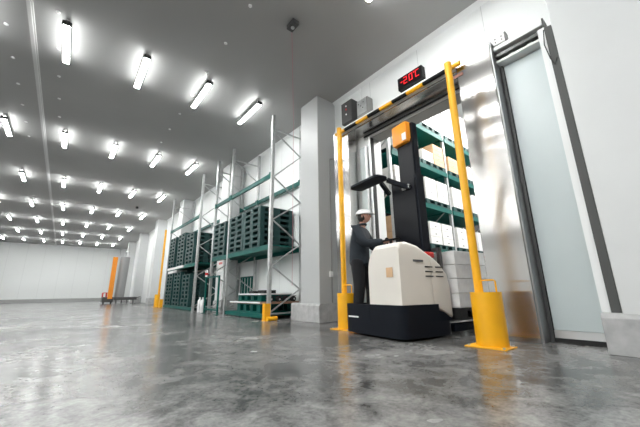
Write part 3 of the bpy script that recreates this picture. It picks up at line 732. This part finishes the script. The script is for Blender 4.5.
def head_extra(b):
    # skull, jaw, nose, ears and lids
    c = Vector((.115, 0, 1.635))
    mt = Matrix.Translation(c) @ Matrix.Diagonal((1.0, .80, 1.18, 1))
    r = bmesh.ops.create_uvsphere(b, u_segments=24, v_segments=16, radius=.098, matrix=mt)
    for v in r['verts']:
        d = v.co - c
        if d.z < -.01 and d.x > 0: v.co.x += .012 * min(1, -d.z / .08); v.co.y *= 1 - .22 * min(1, -d.z / .11)
        if d.x > .05 and .01 < d.z < .035 and abs(d.y) > .015: v.co.x -= .006
    for p, rad, sc in (((.218, 0, 1.622), .017, (1, .8, 1.25)), ((.21, 0, 1.642), .012, (.8, .7, 1.6)), ((.212, 0, 1.578), .02, (.5, 1.2, .32)), ((.105, .082, 1.63), .026, (.55, .35, 1.1)), ((.105, -.082, 1.63), .026, (.55, .35, 1.1))):
        bmesh.ops.create_uvsphere(b, u_segments=12, v_segments=8, radius=rad, matrix=Matrix.Translation(p) @ Matrix.Diagonal((*sc, 1)))
    # fingers
    for s in (1, -1):
        P = Vector(hp[s])
        for k, ln in enumerate((.036, .041, .038, .030)):
            y = P.y + (k - 1.5) * .018; x0 = P.x + .02; z0 = P.z + .006
            pts = [(x0 - .02, y, z0), (x0 + ln * .7, y, z0 + .004), (x0 + ln * 1.15, y, z0 - .018), (x0 + ln * .95, y, z0 - .04)]
            for i in range(3):
                a, q = Vector(pts[i]), Vector(pts[i + 1]); d = q - a; m4 = Vector((0, 0, 1)).rotation_difference(d).to_matrix().to_4x4(); m4.translation = (a + q) / 2
                bmesh.ops.create_cone(b, cap_ends=True, segments=10, radius1=.0092 - .0008 * i, radius2=.0086 - .0008 * i, depth=d.length + .004, matrix=m4)
                bmesh.ops.create_uvsphere(b, u_segments=8, v_segments=6, radius=.0086 - .0006 * i, matrix=Matrix.Translation(q))
        y = P.y - s * .03
        pts = [(P.x - .02, P.y - s * .02, P.z), (P.x + .012, y - s * .012, P.z - .006), (P.x + .04, y - s * .004, P.z - .022)]
        for i in range(2):
            a, q = Vector(pts[i]), Vector(pts[i + 1]); d = q - a; m4 = Vector((0, 0, 1)).rotation_difference(d).to_matrix().to_4x4(); m4.translation = (a + q) / 2
            bmesh.ops.create_cone(b, cap_ends=True, segments=10, radius1=.011, radius2=.0095, depth=d.length + .004, matrix=m4)
            bmesh.ops.create_uvsphere(b, u_segments=8, v_segments=6, radius=.0097, matrix=Matrix.Translation(q))
skin('body', V, E_, 'skin', per, 2, head_extra)
for s in (1, -1):
    MB().ball((.202, s * .032, 1.645), .0105, .7, 1.2, .8, 12).make('eye', M['white'], per, 60)
    MB().ball((.2085, s * .032, 1.645), .005, .6, 1, 1, 8).make('pupil', M['black'], per, 60)
# jacket, trousers, boots, helmet, hair
VJ = [(0, 0, .76, (.185, .2)), (0, 0, .93, (.175, .19)), (.01, 0, 1.14, (.165, .19)), (.02, 0, 1.34, (.165, .195)), (.05, 0, 1.45, .09),
      (.04, .20, 1.37, .098), (.17, .26, 1.12, .076), (.43, .175, 1.15, .05), (.04, -.20, 1.37, .098), (.19, -.25, 1.13, .076), (.46, -.145, 1.16, .05)]
skin('jacket', VJ, [(0, 1), (1, 2), (2, 3), (3, 4), (3, 5), (5, 6), (6, 7), (3, 8), (8, 9), (9, 10)], 'jacket', per, 2)
MB().tube([(.06 + .07 * math.cos(a), .075 * math.sin(a), 1.485 + .012 * math.cos(a)) for a in [2 * math.pi * k / 16 for k in range(17)]], .022, 8).make('collar', M['jacket'], per, 60)
VT = [(0, 0, .97, (.12, .14)), (.02, .1, .84, .12), (.14, .11, .48, .095), (.12, .12, .12, .08), (0, -.1, .84, .12), (.02, -.11, .49, .095), (-.02, -.12, .12, .08)]
skin('trousers', VT, [(0, 1), (1, 2), (2, 3), (0, 4), (4, 5), (5, 6)], 'trousers', per, 2)
for s in (1, -1):
    bx = .12 if s > 0 else -.02
    MB().prism([(bx + u, v) for u, v in ((-.08, 0), (.20, 0), (.215, .03), (.19, .07), (.09, .10), (.06, .17), (-.07, .17), (-.085, .05))], s * .12 - .05, s * .12 + .05, 'y', bev=.02).make('boot', M['boot'], per, 50)
hm = MB(); hm.ball((.105, 0, 1.665), .122, 1.08, .95, .82, 28)
geom = hm.b.verts[:] + hm.b.edges[:] + hm.b.faces[:]
bmesh.ops.bisect_plane(hm.b, geom=geom, plane_co=(.105, 0, 1.667), plane_no=(.12, 0, 1), clear_inner=True)
hm.prism([(.10 + .135 * math.cos(a) * (1.0 if math.cos(a) < 0 else 1.42), .118 * math.sin(a)) for a in [2 * math.pi * k / 28 for k in range(28)]], 1.662, 1.672, 'z')
hm.make('helmet', M['helmet'], per, 60)
MB().ball((.095, 0, 1.625), .1, .95, .84, 1.0, 20).make('hair', M['hair'], per, 60).scale = (.985, 1, 1)

# ------------------------------------------------------------------ small pieces belong to the part they sit on
SUB = {'bolt': 'base_plate', 'lifting_loop': 'guard', 'led_figure': 'case', 'pilot_light': 'lid', 'knob': 'lid', 'screw': 'cover', 'red_lettering': 'board', 'beam_connector': 'beam',
       'vent_slot': 'hood', 'name_plate': 'hood', 'warning_label': 'hood', 'tail_light': 'hood', 'mast_cap_plate': 'mast_cap', 'load_wheel': 'outrigger', 'reflector': 'chassis',
       'guard_bracket': 'overhead_guard', 'pupil': 'eye', 'hub': 'wheel', 'label_band': 'body', 'edge_band': 'panel', 'lens': 'case', 'collar': 'jacket'}
base = lambda o: o.name.split('.')[0]
bpy.context.view_layer.update()
for o in list(C.objects):
    if o.parent is not None and base(o) in SUB and 'category' in o.parent.keys():
        sibs = [c for c in o.parent.children if base(c) == SUB[base(o)]]
        if sibs:
            p = min(sibs, key=lambda c: (Vector(c.bound_box[0]) + Vector(c.bound_box[6]) - Vector(o.bound_box[0]) - Vector(o.bound_box[6])).length)
            w_ = o.matrix_world.copy(); o.parent = p; o.matrix_parent_inverse = (p.matrix_world.inverted() @ w_) @ o.matrix_basis.inverted()
